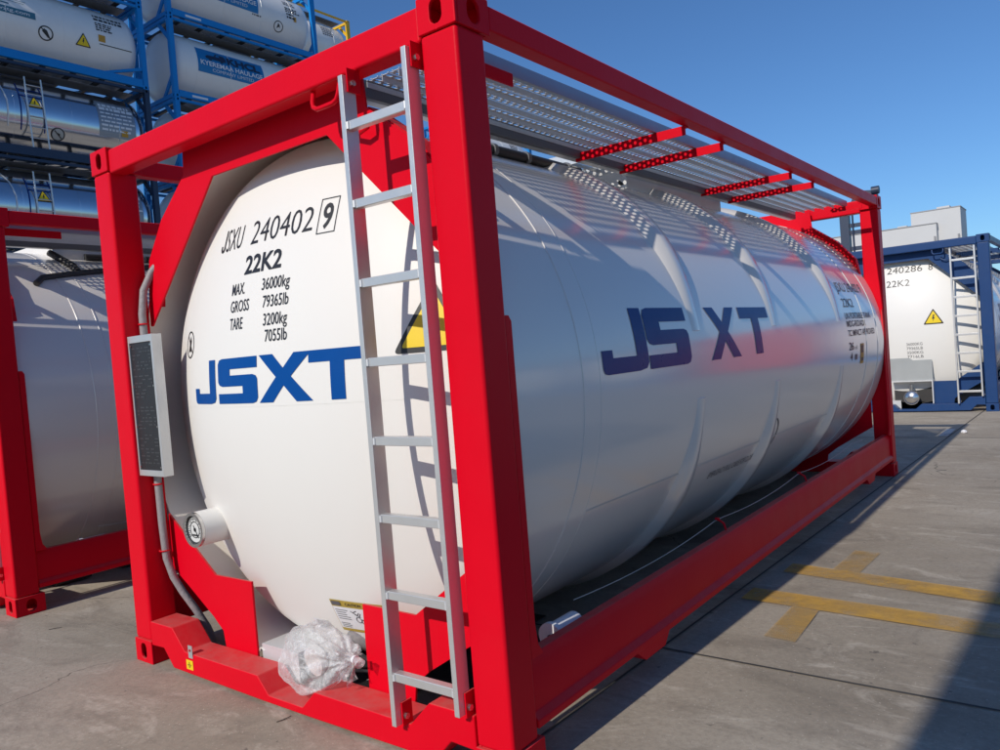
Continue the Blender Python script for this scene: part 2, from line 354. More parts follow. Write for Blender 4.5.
def arc(z): return RT*math.asin((z-ZC)/RT)

def hole_plate(mb, origin, ex, ey, en, wd, ht, hole, th):
    """plate wd x ht with a stadium hole, thickness th along en"""
    hw, hh = hole; cx, cy = wd/2, ht/2; n = 8; hp = []
    r = min(hw, hh)/2
    sy = hh/2-r; sx = hw/2-r
    for q, (ax, ay) in enumerate(((sx,sy),(-sx,sy),(-sx,-sy),(sx,-sy))):
        for k in range(n):
            a = PI/2*(q+k/(n-1)); hp.append((cx+ax+r*math.cos(a), cy+ay+r*math.sin(a)))
    out = []
    for (px, py) in hp:
        dx, dy = px-cx, py-cy
        k = min((wd/2)/abs(dx) if abs(dx) > 1e-9 else 1e9, (ht/2)/abs(dy) if abs(dy) > 1e-9 else 1e9)
        out.append((cx+dx*k, cy+dy*k))
    # corners snapped
    for cxn, cyn in ((wd,ht),(0,ht),(0,0),(wd,0)):
        i = min(range(len(out)), key=lambda j: (out[j][0]-cxn)**2+(out[j][1]-cyn)**2); out[i] = (cxn, cyn)
    N = len(hp); O = Vector(origin); ex = Vector(ex); ey = Vector(ey); en = Vector(en)
    vs = [O+ex*p[0]+ey*p[1] for p in out]+[O+ex*p[0]+ey*p[1] for p in hp]
    vs += [v+en*th for v in vs]; fs = []
    for i in range(N):
        j = (i+1) % N
        fs += [(i,j,N+j,N+i), (2*N+i,3*N+i,3*N+j,2*N+j), (N+i,N+j,3*N+j,3*N+i), (i,2*N+i,2*N+j,j)]
    mb.add(vs, fs)
def casting(parent, fx, fy, z0, mat):
    """fx 0 left /1 right, fy 0 front /1 rear"""
    mb = MB(); t = .014; a, l, h = .162, .178, .118
    # local: front face plate (end), side face plate, back plates
    sx = 1 if fx == 0 else -1; sy = 1 if fy == 0 else -1
    X = 0 if fx == 0 else W; Y = 0 if fy == 0 else LN
    hole_plate(mb, (X, Y, z0), (sx,0,0), (0,0,1), (0,sy,0), a, h, (.051,.079), t)
    hole_plate(mb, (X, Y+sy*t, z0), (0,sy,0), (0,0,1), (sx,0,0), l-t, h, (.063,.079), t)
    mb.box(*sorted((X+sx*(a-t), X+sx*a)), *sorted((Y+sy*t, Y+sy*l)), z0, z0+h)
    mb.box(*sorted((X+sx*t, X+sx*(a-t))), *sorted((Y+sy*(l-t), Y+sy*l)), z0, z0+h)
    for zz in (z0, z0+h-t):
        mb.box(*sorted((X+sx*t, X+sx*(a-t))), *sorted((Y+sy*t, Y+sy*(l-t))), zz, zz+t)
    return mb.build('corner_casting', mat, parent, bevel=.004)

PLATE_OUT = [(.60,2.545),(.585,2.385),(.352,2.21),(.205,2.03),(.165,1.80),(.165,1.70)]
def end_plate_poly():
    L_ = PLATE_OUT; mir = [(W-x, z) for x, z in reversed(L_)]
    inner = [(W-.178,1.70),(1.620,2.335),(.818,2.335),(.178,1.70)]
    return L_, mir, inner
GUS = [(.165,.735),(.547,.46),(.842,.462),(.842,.03),(.60,.03),(.575,.19),(.50,.25),(.30,.375),(.165,.455)]
_grate = {}
def grating_mesh(x0, x1, y0, y1, z0, z1, pitch=.034, wave=.05):
    mb = MB(); n = max(2, round((x1-x0)/pitch)); p = (x1-x0)/n; m = max(2, round((y1-y0)/wave)); t = .0022
    for j in range(n+1):
        ph = 1 if j % 2 else -1; pts = []
        for i in range(m*2+1):
            s_ = [0,1,1,0][i % 4] if False else (1 if (i//1) % 2 else -1)
            x = x0+j*p+ph*s_*p*.46; x = min(max(x, x0), x1); pts.append((x, y0+(y1-y0)*i/(m*2)))
        vs = []; fs = []
        for k, (x, y) in enumerate(pts): vs += [(x-t,y,z0),(x+t,y,z0),(x+t,y,z1),(x-t,y,z1)]
        for k in range(len(pts)-1):
            a = k*4; b = a+4
            for q in range(4): fs.append((a+q, a+(q+1) % 4, b+(q+1) % 4, b+q))
        mb.add(vs, fs)
    return mb
def perf_mesh(x0, x1, y0, y1, zt, rows=10, planks=5, pitch=.066, hl=.047, hw=.52, th=.003, lip=.028):
    """grip planks: sheet with rows of elongated holes, a turned-down lip between planks"""
    mb = MB(); n = round((y1-y0)/pitch); p = (y1-y0)/n; rw = (x1-x0)/rows
    for r in range(rows):
        xa = x0+r*rw; xb = xa+rw; xm = (xa+xb)/2; h = rw*hw/2; off = (p/2 if r % 2 else 0)
        for k in range(n):
            ya = y0+k*p; yb = ya+p; ym = (ya+yb)/2; e = hl/2
            z = zt-(.004 if r % 2 else 0)
            if r % 2: ho = [(xm-h, ym-e*.5), (xm-h, ym+e*.5), (xm, ym+e), (xm+h, ym+e*.5), (xm+h, ym-e*.5), (xm, ym-e)]
            else:
                # hole straddles the cell border: use two half holes
                e2 = p/2-e
                mb.add([(xa,ya,z),(xb,ya,z),(xb,yb,z),(xa,yb,z),(xm-h,ya,z),(xm-h,ya+e*.5,z),(xm,ya+e,z),(xm+h,ya+e*.5,z),(xm+h,ya,z),(xm+h,yb,z),(xm+h,yb-e*.5,z),(xm,yb-e,z),(xm-h,yb-e*.5,z),(xm-h,yb,z)],
                       [(0,4,5,12,13,3),(8,1,2,9,10,7),(5,6,11,12),(6,7,10,11)]); continue
            v = [(xa,ya,z),(xb,ya,z),(xb,yb,z),(xa,yb,z)]+[(a,b,z) for a, b in ho]
            mb.add(v, [(0,4,5,3),(3,5,6),(3,6,2),(2,6,7),(2,7,8,1),(1,8,9),(1,9,0),(0,9,4)])
    for q in range(planks+1):
        x = x0+(x1-x0)*q/planks; x = min(max(x, x0+.002), x1-.002)
        mb.add([(x,y0,zt-lip),(x,y1,zt-lip),(x,y1,zt-.006),(x,y0,zt-.006)], [(0,1,2,3)])
    return mb
def ring_band(y, parent, name='ring_band', mat=None):
    """stiffening ring that dies out at the widest line of the tank"""
    mb = MB()
    def seg(a0, a1):
        n = max(12, int(abs(a1-a0)/math.radians(2.5))); rows = []
        for i in range(n+1):
            a = a0+(a1-a0)*i/n
            e = min(abs(a-a0), abs(a1-a)); k = min(1, e/math.radians(26)); k = k*k*(3-2*k); hgt = .005+.032*k; bw = .060+.060*k; tw = .032+.020*k
            row = []
            for yy, rr in ((y-bw, RT-.004),(y-tw, RT+hgt),(y+tw, RT+hgt),(y+bw, RT-.004)):
                row.append((XC+rr*math.cos(a), yy, ZC+rr*math.sin(a)))
            rows.append(row)
        vs = [p for r in rows for p in r]; fs = []
        for i in range(n):
            for q in range(3): fs.append((i*4+q, i*4+q+1, i*4+q+5, i*4+q+4))
        fs += [(0,1,2,3), (n*4+3,n*4+2,n*4+1,n*4)]
        mb.add(vs, fs)
    d = math.radians
    seg(d(8.5), d(171.5)); seg(d(-172.5), d(-7.5))
    return mb.build(name, mat or M['white'], parent, smooth=40)

def tank_container(label, cat, loc, fm, number, kind, group=None, rz=0):
    """kind: 'main', 'plain' (neighbour: no head lettering) or 'navy'"""
    T = thing('tank_container', label, cat, loc, rz, group)
    # ---- corner posts with castings
    for fx in (0, 1):
        for fy in (0, 1):
            x0, x1 = (.006, .160) if fx == 0 else (W-.160, W-.006)
            y0, y1 = (.006, .152) if fy == 0 else (LN-.152, LN-.006)
            p = MB().box(x0, x1, y0, y1, .118, H-.118).build('corner_post', fm, T, bevel=.014, seg=3)
            casting(p, fx, fy, 0, fm); casting(p, fx, fy, H-.118, fm)
            # stiffening plate on the side of the post and knee to the bottom rail
            xs = (.012, .026) if fx == 0 else (W-.026, W-.012)
            pts = [(.1525,.386),(.222,.386),(.196,.425),(.186,.50),(.186,1.53),(.172,1.55),(.1525,1.55)]
            if fy == 1: pts = [(LN-a, b) for a, b in pts]
            MB().prism(pts, xs[0], xs[1], 'x').build('post_stiffener', fm, p)
    # ---- end frames
    for fy in (0, 1):
        def Y(a): return a if fy == 0 else LN-a
        def yr(a, b): return tuple(sorted((Y(a), Y(b))))
        MB().box(.162, W-.162, *yr(.010, .098), 2.458, 2.577).build('top_end_rail', fm, T, bevel=.012, seg=3)
        top = [(.162,.221),(.368,.221),(.468,.119),(1.045,.119),(1.118,.045),(1.345,.045),(1.430,.125),(1.97,.122),(2.07,.221),(W-.162,.221)]
        bot = [(W-.162,.10),(W-.275,.104),(W-.356,.020),(1.40,.013),(1.06,.013),(.354,.020),(.275,.104),(.162,.10)]
        MB().prism(top+bot, *yr(.004, .150)).build('bottom_end_rail', fm, T, bevel=.006)
        L_, mir, inner = end_plate_poly()
        mb = MB()
        # plate split in quads: left leg, head strip, right leg
        yy = yr(.150, .160)
        mb.prism([L_[0], L_[1], (.818,2.335), (1.620,2.335), mir[-2], mir[-1]], *yy)
        mb.prism([L_[1], L_[2], L_[3], L_[4], L_[5], (.178,1.70), (.818,2.335)], *yy)
        mb.prism([mir[-2], (1.620,2.335), (W-.178,1.70), mir[0], mir[1], mir[2], mir[3]], *yy)
        ep = mb.build('end_plate', fm, T, smooth=0)
        # flanges folded back along the outer edges
        for f in (lambda q: q, lambda q: (W-q[0], q[1])):
            fl = MB()
            for a, b in ((L_[1], L_[2]), (L_[2], L_[3]), (L_[3], L_[4])):
                p, q = f(a), f(b)
                d = Vector((q[0]-p[0], q[1]-p[1])).normalized(); n = Vector((-d.y, d.x))*.004
                fl.prism([(p[0]-n.x,p[1]-n.y),(q[0]-n.x,q[1]-n.y),(q[0]+n.x,q[1]+n.y),(p[0]+n.x,p[1]+n.y)], *yr(.161, .235))
            fl.build('plate_flange', fm, ep, smooth=0)
        for f in (lambda q: q, lambda q: (W-q[0], q[1])):
            MB().prism([f(q) for q in GUS], *yr(.1515, .1615)).build('gusset', fm, T, smooth=0)
    # ---- side rails
    for fx in (0, 1):
        def X(a): return a if fx == 1 else W-a
        xr = sorted((X(2.365), X(2.436)))
        MB().box(xr[0], xr[1], .1785, LN-.1785, 2.494, 2.576).build('top_side_rail', fm, T, bevel=.007, seg=3)
        pf = [(2.352,.150),(2.434,.150),(2.434,.176),(2.412,.200),(2.412,.345),(2.394,.385),(2.352,.385)]
        r = MB().prism([(X(a), b) for a, b in pf], .1530, LN-.1530).build('bottom_side_rail', fm, T, bevel=.004)
        for yy in (.87, LN-1.17):
            MB().prism([(yy,.1495),(yy+.30,.1495),(yy+.25,.098),(yy+.07,.098)], *sorted((X(2.30), X(2.430))), 'x').build('lift_pad', fm, r)
        cr = MB()
        MB()
    cm = MB()
    for yy in (1.0, 2.4, 3.66, 5.05): cm.box(.35, W-.35, yy-.05, yy+.05, .012, .070)
    # ---- tank
    sh = MB().lathe_y([(1.193,.60),(1.193,.1625),(RT,.1625),(RT,.55),(RT,.70),(RT,1.2),(RT,2.2),(RT,3.6),(RT,4.8),(RT,5.4),(RT,LN-.1625),(1.193,LN-.1625),(1.193,LN-.60)], XC, ZC, 160)
    tank = sh.build('tank', M['white'], T, weld=False, smooth=30); cut_sump(tank)
    hp = head_profile()
    MB().lathe_y(hp, XC, ZC, 128).build('tank_head', M['head'], tank, weld=True, smooth=60)
    MB().lathe_y([(r, LN-y) for r, y in hp], XC, ZC, 96).build('tank_head', M['head'], tank, weld=True, smooth=60)
    for ya, yb in ((.60,.164), (LN-.60,LN-.164)): MB().lathe_y([(1.1915,ya),(1.1915,yb)], XC, ZC, 128).build('skirt', M['skirt'], tank, smooth=60)
    for o_ in tank.children: 
        if o_.name.startswith('skirt'): cut_sump(o_)
    for yy in (1.73, 2.90, 4.40): ring_band(yy, tank)
    for yy, hw in ((.62,.004), (.745,.004), (5.20,.004), (5.62,.004)):
        MB().lathe_y([(RT-.002,yy-hw-.004),(RT+.0035,yy-hw),(RT+.0035,yy+hw),(RT-.002,yy+hw+.004)], XC, ZC, 160).build('seam', M['white'], tank, smooth=20)
    MB().lathe_y([(RT-.002,.612),(RT+.0025,.622),(RT+.0025,.738),(RT-.002,.747)], XC, ZC, 160).build('cladding_strap', M['white'], tank, smooth=20)
    a = math.asin((.755-ZC)/RT)
    poly_on(tank, 'seam', [rect(.75, 5.2, RT*a-.004, RT*a+.004)], lambda p, q: on_side(p, q, .003), M['white'], .15)
    poly_on(tank, 'seam', [rect(XC-1.0, XC+1.0, 1.282, 1.2845)], lambda p, q: on_head(p, q, .0012), M['head'], .08)
    saddle = MB()
    for fy in (0, 1):      # outlet sump on the tank bottom
        pass
    # ---- walkway, brackets, spill box, cross walkway, drain pipes
    wk = perf_mesh(1.767, 2.203, .25, 5.68, 2.530, rows=15, planks=5, pitch=.046, hl=.034, hw=.58).build('walkway', M['galv'], T, smooth=0)
    so_ = wk.modifiers.new('thickness', 'SOLIDIFY'); so_.thickness = .002
    MB().box(2.204, 2.226, .22, 5.70, 2.494, 2.552).build('walkway_edge', M['chan'], wk, bevel=.003)
    MB().box(1.742, 1.766, .22, 5.70, 2.462, 2.532).build('walkway_edge', M['galvdark'], wk, bevel=.003)
    MB().box(1.700, 1.7415, .22, 5.70, 2.462, 2.467).build('walkway_edge', M['alupaint'], wk)
    for yy in (1.85, 2.35, 3.57, 4.09):
        MB().box(1.735, 2.3850, yy-.022, yy-.016, 2.446, 2.4925).box(1.735, 2.3850, yy-.016, yy+.022, 2.487, 2.4925).build('walkway_bracket', fm, wk)
    MB().box(2.228, 2.236, .162, .575, 2.450, 2.499).build('walkway_bracket', fm, wk)
    MB().box(2.10, 2.3640, 5.616, 5.624, 2.455, 2.4935).build('walkway_bracket', fm, wk)
    sb = MB().box(.76, 1.69, 2.50, 2.508, 2.36, 2.56).box(.76, 1.69, 4.02, 4.028, 2.36, 2.56).box(.76, .768, 2.508, 4.02, 2.36, 2.56).box(1.682, 1.69, 2.508, 4.02, 2.36, 2.56)
    sbo = sb.build('spill_box', M['alupaint'], T)
    MB().lathe_y([(.0001,0)], 0, 0, 3)
    lid = MB().tube([(1.219,3.2,2.44),(1.219,3.2,2.55)], .26, 40).tube([(1.219,3.2,2.551),(1.219,3.2,2.57)], [.27,.24], 40).build('manhole_lid', M['steel'], sbo)
    MB().tube([(1.63,2.62,2.50),(1.63,2.62,2.54),(1.63,2.80,2.54),(1.63,2.80,2.50)], .012, 8).tube([(1.45,2.56,2.47),(1.45,2.56,2.545)], .05, 14).build('valve_cap', M['steel'], sbo)
    cw = perf_mesh(.30, 1.69, 2.03, 2.44, 2.545, rows=32, planks=16).build('walkway', M['alu'], T, smooth=0)
    so_ = cw.modifiers.new('thickness', 'SOLIDIFY'); so_.thickness = .002
    MB().box(.28, 1.698, 2.016, 2.028, 2.492, 2.556).box(.28, 1.698, 2.442, 2.454, 2.492, 2.556).build('walkway_edge', M['alu'], cw)
    MB().tube([(1.67,.98,2.420),(1.665,1.3,2.426),(1.655,1.75,2.430),(1.645,2.0,2.434)], .026, 14).build('drain_pipe', M['rubber'], T)
    MB().tube([(1.652,2.50,2.438),(1.65,2.7,2.436),(1.645,3.02,2.434)], .024, 14).build('drain_pipe', M['rubber'], T)
    for yy, xx, zz in ((1.16,1.667,2.423), (1.45,1.661,2.427), (1.86,1.651,2.432)):
        MB().tube([(xx,yy-.014,zz),(xx,yy+.014,zz)], .034, 14).build('pipe_clamp', M['galvdark'], T)
    if kind == 'plain':
        nb = MB().box(.72, 1.66, .75, .758, 2.36, 2.545).box(1.652, 1.66, .759, 1.95, 2.36, 2.545).box(.72, .728, .759, 1.95, 2.36, 2.545).build('spill_box', M['head'], T)
        MB().tube([(1.10,.80,2.50),(1.10,.80,2.56),(1.30,.80,2.56),(1.30,.80,2.50)], .012, 8).build('valve_cap', M['steel'], nb)
        MB().tube([(1.68,.72,2.44),(1.76,.76,2.385),(1.87,.80,2.318),(1.93,.80,2.268)], .026, 12).build('drain_hose', M['rubber'], T)
        MB().tube([(2.075,.45,2.158),(2.01,.52,2.208),(1.97,.70,2.240),(1.93,.90,2.272),(1.88,1.15,2.305),(1.80,1.5,2.345)], .022, 12).build('drain_hose', M['rubber'], T)
    # ---- ladder on the front frame
    lad = bpy.data.objects.new('ladder', None); COL.objects.link(lad); lad.parent = T
    lm = M['alu']
    MB().box(1.930, 1.952, -.048, .012, .128, 2.432).build('ladder_rail', lm, lad, bevel=.002)
    MB().box(2.238, 2.260, -.048, .012, .232, 2.440).build('ladder_rail', lm, lad, bevel=.002)
    for zz in (2.252, 1.980, 1.703, 1.425, 1.147, .872, .598, .303):
        MB().box(1.9525, 2.2375, -.040, -.008, zz-.012, zz+.020).build('rung', lm, lad, bevel=.003)
        MB().tube([(1.955,-.041,zz-.008),(1.955,-.041,zz+.016)], .006, 8).tube([(2.235,-.041,zz-.008),(2.235,-.041,zz+.016)], .006, 8).build('weld_bead', M['alupaint'], lad)
    for xx in (1.9535, 2.2615):
        MB().box(xx, xx+.006, -.030, .030, 2.375, 2.4575).build('ladder_tab', fm, lad)
        MB().tube([(xx+.0065,-.012,2.405),(xx+.018,-.012,2.405)], .011, 6).build('bolt', M['steel'], lad)
    for xx, zb in ((1.9535,.1225), (2.2615,.2215)):
        MB().box(xx, xx+.006, -.020, .030, zb-.02 if False else zb, zb+.085).build('ladder_tab', fm, lad)
        MB().tube([(xx+.0065,-.006,zb+.035),(xx+.018,-.006,zb+.035)], .011, 6).build('bolt', M['steel'], lad)
    # ---- grab handles below the top rail
    pts = [(1.700,.03,2.46),(1.704,.0,2.42)]
    hd = MB().tube([(1.695,.04,2.457),(1.697,.03,2.415),(1.703,.028,2.395),(1.722,.027,2.384),(1.755,.027,2.383),(1.812,.027,2.384),(1.832,.028,2.392),(1.842,.03,2.412),(1.846,.04,2.457)], .0095, 10)
    hd.build('grab_handle', fm, T)
    MB().tube([(1.80,.149,2.335),(1.80,.11,2.325),(1.805,.105,2.30),(1.86,.105,2.28),(1.90,.105,2.29),(1.905,.11,2.31),(1.905,.149,2.33)], .009, 10).build('grab_handle', fm, T)
    # ---- data plate box on the left post
    dp = MB().box(.170, .375, .030, .034, .985, 1.615).build('data_plate', M['black'], T)
    fr = MB().box(.158, .1695, .024, .065, .955, 1.650).box(.3755, .392, .024, .075, .955, 1.650).box(.1695, .3755, .024, .065, 1.6155, 1.650).box(.1695, .3755, .024, .075, .955, .9845)
    fr.build('plate_frame', M['alu'], dp, bevel=.002)
    bl = MB()
    for xx in (.178, .367):
        for zz in (1.0, 1.2, 1.4, 1.6): bl.tube([(xx,.0295,zz),(xx,.025,zz)], .005, 8)
    bl.build('rivet', M['steel'], dp)
    tx = [];
    random.seed(11)
    for i in range(34):
        zz = 1.585-i*.0172
        if i in (7, 15, 16, 24): continue
        x = .186
        while x < .35:
            wd = random.uniform(.012, .045)
            if random.random() < .72: tx.append(rect(x, min(x+wd, .36), zz, zz+.0055))
            x += wd+random.uniform(.005, .02)
    poly_on(dp, 'engraving', tx, lambda p, q: Vector((p, .0285, q)), paint('etched_metal', (.09,.09,.095), .4, metal=.5), 1.0)
    # ---- conduit behind the data plate
    MB().tube([(.33,.225,2.09),(.275,.195,2.05),(.218,.150,1.97),(.188,.115,1.88),(.183,.10,1.76),(.182,.10,1.62),(.183,.10,1.30),(.186,.10,.95),(.188,.10,.70),(.192,.105,.52),(.205,.125,.42),(.235,.150,.34),(.275,.185,.25),(.30,.23,.14),(.31,.26,.04)], .0185, 14).build('conduit', M['conduit'], T, smooth=60)
    cc = MB()
    for zz in (1.71, .90, .56): cc.tube([(.1605,.10,zz),(.208,.10,zz)], .004, 6).tube([(.186+.0225*math.cos(a_), .10+.0225*math.sin(a_), zz) for a_ in [2*PI*k/14 for k in range(15)]], .004, 6)
    cc.build('conduit_clip', fm, T)
    # ---- thermometer low on the left of the head
    gx, gz, gy = .565, .705, .062
    th = MB().tube([(gx,gy,gz),(gx,.26,gz)], .083, 40).build('thermometer', M['head'], T, smooth=40)
    ring = MB().lathe_y([(.068,gy-.001),(.068,gy-.016),(.083,gy-.016),(.083,gy-.001)], gx, gz, 40).build('bezel', M['steel'], th, smooth=40)
    MB().lathe_y([(.0001,gy-.004),(.068,gy-.004)], gx, gz, 40).build('dial', paint('dial_face', (.62,.62,.60), .3), th)
    dl = []
    for k in range(27):
        a_ = math.radians(-130+k*10); r0 = .048 if k % 3 else .042
        dl.append(line(gx+r0*math.sin(a_), gz+r0*math.cos(a_), gx+.058*math.sin(a_), gz+.058*math.cos(a_), .003))
    dl.append(line(gx-.012, gz+.02, gx+.028, gz-.038, .005))
    dl.append([circ(gx, gz, .067), circ(gx, gz, .060)]); dl.append([circ(gx, gz, .040), circ(gx, gz, .036)]); dl.append(circ(gx, gz, .010)); dl.append(rect(gx-.022, gx+.022, gz-.030, gz-.022))
    poly_on(th, 'dial', dl, lambda p, q: Vector((p, gy-.006, q)), M['ink'], 1.0)
    # ---- tray, outlet valve, sump beams and added shade sheet below the head
    ty = .17
    tr = MB().box(.855, 1.12, ty, .95, .160, .170).box(.855, 1.12, ty, ty+.006, .045, .1595).box(.855, .861, ty+.007, .95, .045, .1595)
    tr.build('drip_tray', M['tray'], T)
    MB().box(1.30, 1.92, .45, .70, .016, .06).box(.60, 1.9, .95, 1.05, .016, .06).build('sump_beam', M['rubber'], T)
    MB().box(.87, 1.60, .165, 1.4, .010, .016).build('ground_shade_sheet', M['rubber'], T)  # black sheet added over lit ground, stands in for shade below the tank
    vv = MB().tube([(1.30,.62,.21),(1.30,.40,.205),(1.28,.30,.19)], .055, 20).tube([(1.283,.31,.192),(1.281,.285,.189)], .075, 28).tube([(1.28,.284,.189),(1.275,.22,.18),(1.265,.17,.172)], .050, 20).tube([(1.265,.172,.172),(1.262,.140,.168)], .064, 28)
    vv.tube([(1.30,.36,.24),(1.31,.36,.32)], .018, 10).tube([(1.31,.36,.32),(1.46,.33,.30)], .012, 8)
    vo = vv.build('outlet_valve', M['galv'], T, smooth=40)
    MB().tube([(1.42,.25,.20),(1.52,.25,.17),(1.62,.30,.12),(1.70,.40,.06)], .010, 8).tube([(1.40,.24,.12),(1.60,.22,.16),(1.68,.30,.20)], .007, 8).build('cable', M['rubber'], T)
    # ---- earth tags, yellow marks on the bottom rail
    if kind == 'main':
        f = lambda p, q: Vector((p, .0025, q))
        MB().box(.505, .540, .0015, .0035, .100, .160).build('earth_tag', M['silverst'], T)
        MB().tube([(.522,.001,.138),(.522,-.003,.138)], .006, 8).build('bolt', M['redv'], T)
        g = poly_on(T, 'grounding_label', [rect(.478, .535, .042, .088)], f, M['yellow'], 1)
        f2 = lambda p, q: Vector((p, .0008, q))
        poly_on(g, 'grounding_symbol', [line(.506,.080,.506,.066,.003), line(.490,.066,.522,.066,.003), line(.495,.060,.517,.060,.003), line(.500,.054,.512,.054,.003)], f2, M['ink'], 1)
    # ---- document tube, remote cable along the right rail
    dt = MB().tube([(2.272,.505,.326),(2.272,.66,.326)], .045, 28).build('document_tube', M['pvc'], T, smooth=40)
    MB().tube([(2.272,.504,.326),(2.272,.482,.326)], .053, 28).build('tube_cap', M['pvc'], dt, smooth=40)
    MB().tube([(2.272,.4815,.326),(2.272,.474,.326)], .009, 10).build('screw', M['rubber'], dt)
    pc = MB()
    pts = []
    for i in range(41):
        y_ = .60+4.7*i/40; u = ((y_-.60) % 1.45)/1.45; pts.append((2.315, y_, .440-.030*4*u*(1-u)))
    MB().tube(pts, .0017, 6).build('pull_cable', M['silverst'], T)
    for yy in (2.05, 3.50): MB().tube([(2.360,yy,.3845),(2.350,yy,.42),(2.315,yy,.440)], .006, 6).tube([(2.325,yy,.440),(2.305,yy,.440)], .009, 8).build('cable_guide', fm, T)
    # ---- lettering
    hd_ = lambda p, q: on_head(p, q, .0022)
    if kind == 'main':
        lg = place(LJ, .578, .838, 1.297, 1.495), place(LS, .868, 1.196, 1.297, 1.495), place(LX, 1.205, 1.528, 1.297, 1.495), place(LT, 1.512, 1.80, 1.297, 1.495)
        for p in lg: poly_on(tank, 'logo_letter', [p], hd_, M['blue'], .05)
        poly_on(tank, 'lettering', [[(.792,2.016),(.792,2.000),(.800,1.986),(.812,1.982),(.826,1.986),(.834,2.000),(.834,2.086),(.822,2.086),(.822,2.006),(.818,1.997),(.812,1.994),(.807,1.997),(.804,2.006),(.804,2.016)]], hd_, M['ink'])
        text_on(tank, 'lettering', 'SXU', .846, 1.982, .151, .104, hd_, M['ink'], -.006)
        text_on(tank, 'lettering', '240402', 1.075, 1.982, .405, .104, hd_, M['ink'], -.008)
        text_on(tank, 'lettering', '9', 1.530, 1.982, .052, .104, hd_, M['ink'], .018)
        poly_on(tank, 'lettering', [frame_rect(1.508, 1.604, 1.960, 2.108, .004)], hd_, M['ink'])
        text_on(tank, 'lettering', '22K2', 1.064, 1.853, .262, .080, hd_, M['ink'], .022)
        for s, x, z, wd in (('MAX.',.978,1.768,.106), ('36000kg',1.212,1.768,.180), ('GROSS',.978,1.693,.150), ('79365lb',1.228,1.693,.165), ('TARE',.980,1.617,.105), ('3200kg',1.238,1.617,.152), ('7055lb',1.252,1.549,.140)):
            text_on(tank, 'lettering', s, x, z, wd, .050, hd_, M['ink'], .006)
        poly_on(tank, 'warning_sign', [[circ(.487, 1.583, .066), circ(.487, 1.583, .059)]], hd_, M['ink'], .03)
        poly_on(tank, 'warning_sign', [[(.462,1.545),(.487,1.552),(.505,1.548),(.498,1.575),(.508,1.60),(.495,1.625),(.484,1.60),(.472,1.61),(.476,1.58)], line(.447,1.625,.528,1.541,.006)], hd_, M['ink'], .03)
        warning(tank, 2.055, 1.452, .30, lambda a_, b_, o_: on_head(a_, b_, o_), .003)
        # caution label: gold edge, pale panel with drawing
        hh = lambda o_: (lambda p, q: on_head(p, q, o_))
        poly_on(tank, 'caution_label', [rect(1.345, 1.640, .285, .440)], hh(.003), M['goldv'])
        poly_on(tank, 'caution_label', [rect(1.349, 1.636, .300, .408)], hh(.0045), M['paper'])
        text_on(tank, 'caution_label', 'CAUTION', 1.43, .416, .085, .014, hh(.0045), M['ink'], .01)
        dr = []
        dr.append(rect(1.352, 1.405, .414, .434))
        for i in range(5): dr.append(rect(1.36, 1.36+random.uniform(.05,.085), .391-i*.011, .394-i*.011))
        for i in range(3): dr.append(rect(1.36, 1.40+random.uniform(.0,.02), .325-i*.009, .328-i*.009))
        for i in range(10):
            a_ = 1.445+i*.009; b_ = .392-i*.007; dr.append(line(a_, b_, a_+random.uniform(.01,.03), b_+random.uniform(-.025,.02), .0035))
        for k in range(3): dr.append([circ(1.475+k*.024, .352-k*.008, .015-.002*k, 16), circ(1.475+k*.024, .352-k*.008, .0115-.002*k, 16)])
        poly_on(tank, 'caution_label', dr, hh(.006), M['greyink'], 1)
        poly_on(tank, 'sticker', [rect(1.165, 1.265, .265, .318)], hh(.003), M['paper'])
        poly_on(tank, 'sticker', [rect(1.185, 1.260, .270, .312)], hh(.0045), M['silverst'])
        poly_on(tank, 'sticker', [rect(1.192, 1.245, .300-i*.009, .3035-i*.009) for i in range(3)], hh(.006), M['ink'], 1)
    elif kind == 'navy':
        text_on(tank, 'lettering', number, .60, 2.165, .92, .10, hd_, M['ink'], .0)
        text_on(tank, 'lettering', '8', 1.60, 2.165, .058, .10, hd_, M['ink'], .0)
        text_on(tank, 'lettering', '22K2', 1.02, 1.955, .33, .10, hd_, M['ink'], .0)
        warning(tank, 1.655, 1.335, .27, lambda a_, b_, o_: on_head(a_, b_, o_), .003)
        for s, z in (('36000KG',1.03), ('79365LB',.965), ('3500KG',.90), ('7716LB',.835)):
            text_on(tank, 'lettering', s, 1.27, z, .22, .042, hd_, M['greyink'], 0)
        # grey valve cabinet below the head
        cb = MB().prism([(1.02,.84),(1.29,.84),(1.34,.80),(1.60,.80),(1.60,.49),(1.02,.49)], .070, .0786).build('valve_cabinet', M['silverst'], T)
        MB().box(1.02, 1.60, .045, .30, .470, .488).box(1.585, 1.60, .045, .30, .130, .4695).build('valve_cabinet', M['alupaint'], cb)
        MB().box(1.02, 1.584, .24, .26, .14, .4695).build('cabinet_back', M['rubber'], cb)
        MB().tube([(1.29,.235,.22),(1.29,.10,.22)], .07, 20).tube([(1.29,.099,.22),(1.29,.06,.22)], .11, 24).tube([(1.29,.0595,.22),(1.29,.02,.22)], [.10,.05], 24).tube([(1.29,.1,.33),(1.29,.1,.42)], .03, 12).build('valve_cap', M['steel'], cb, smooth=40)
    # side lettering
    sd = lambda p, q: on_side(p, q, .0025)
    z0, z1 = arc(1.302), arc(1.574)
    sides = ((LJ, .775, 1.175, .0), (LS, 1.185, 1.625, .0), (LX, 1.868, 2.285, 0), (LT, 2.345, 2.815, 0))
    for p, a_, b_, _ in sides: poly_on(tank, 'logo_letter', [place(p, a_, b_, z0, z1)], sd, M['bluedark'], .05)
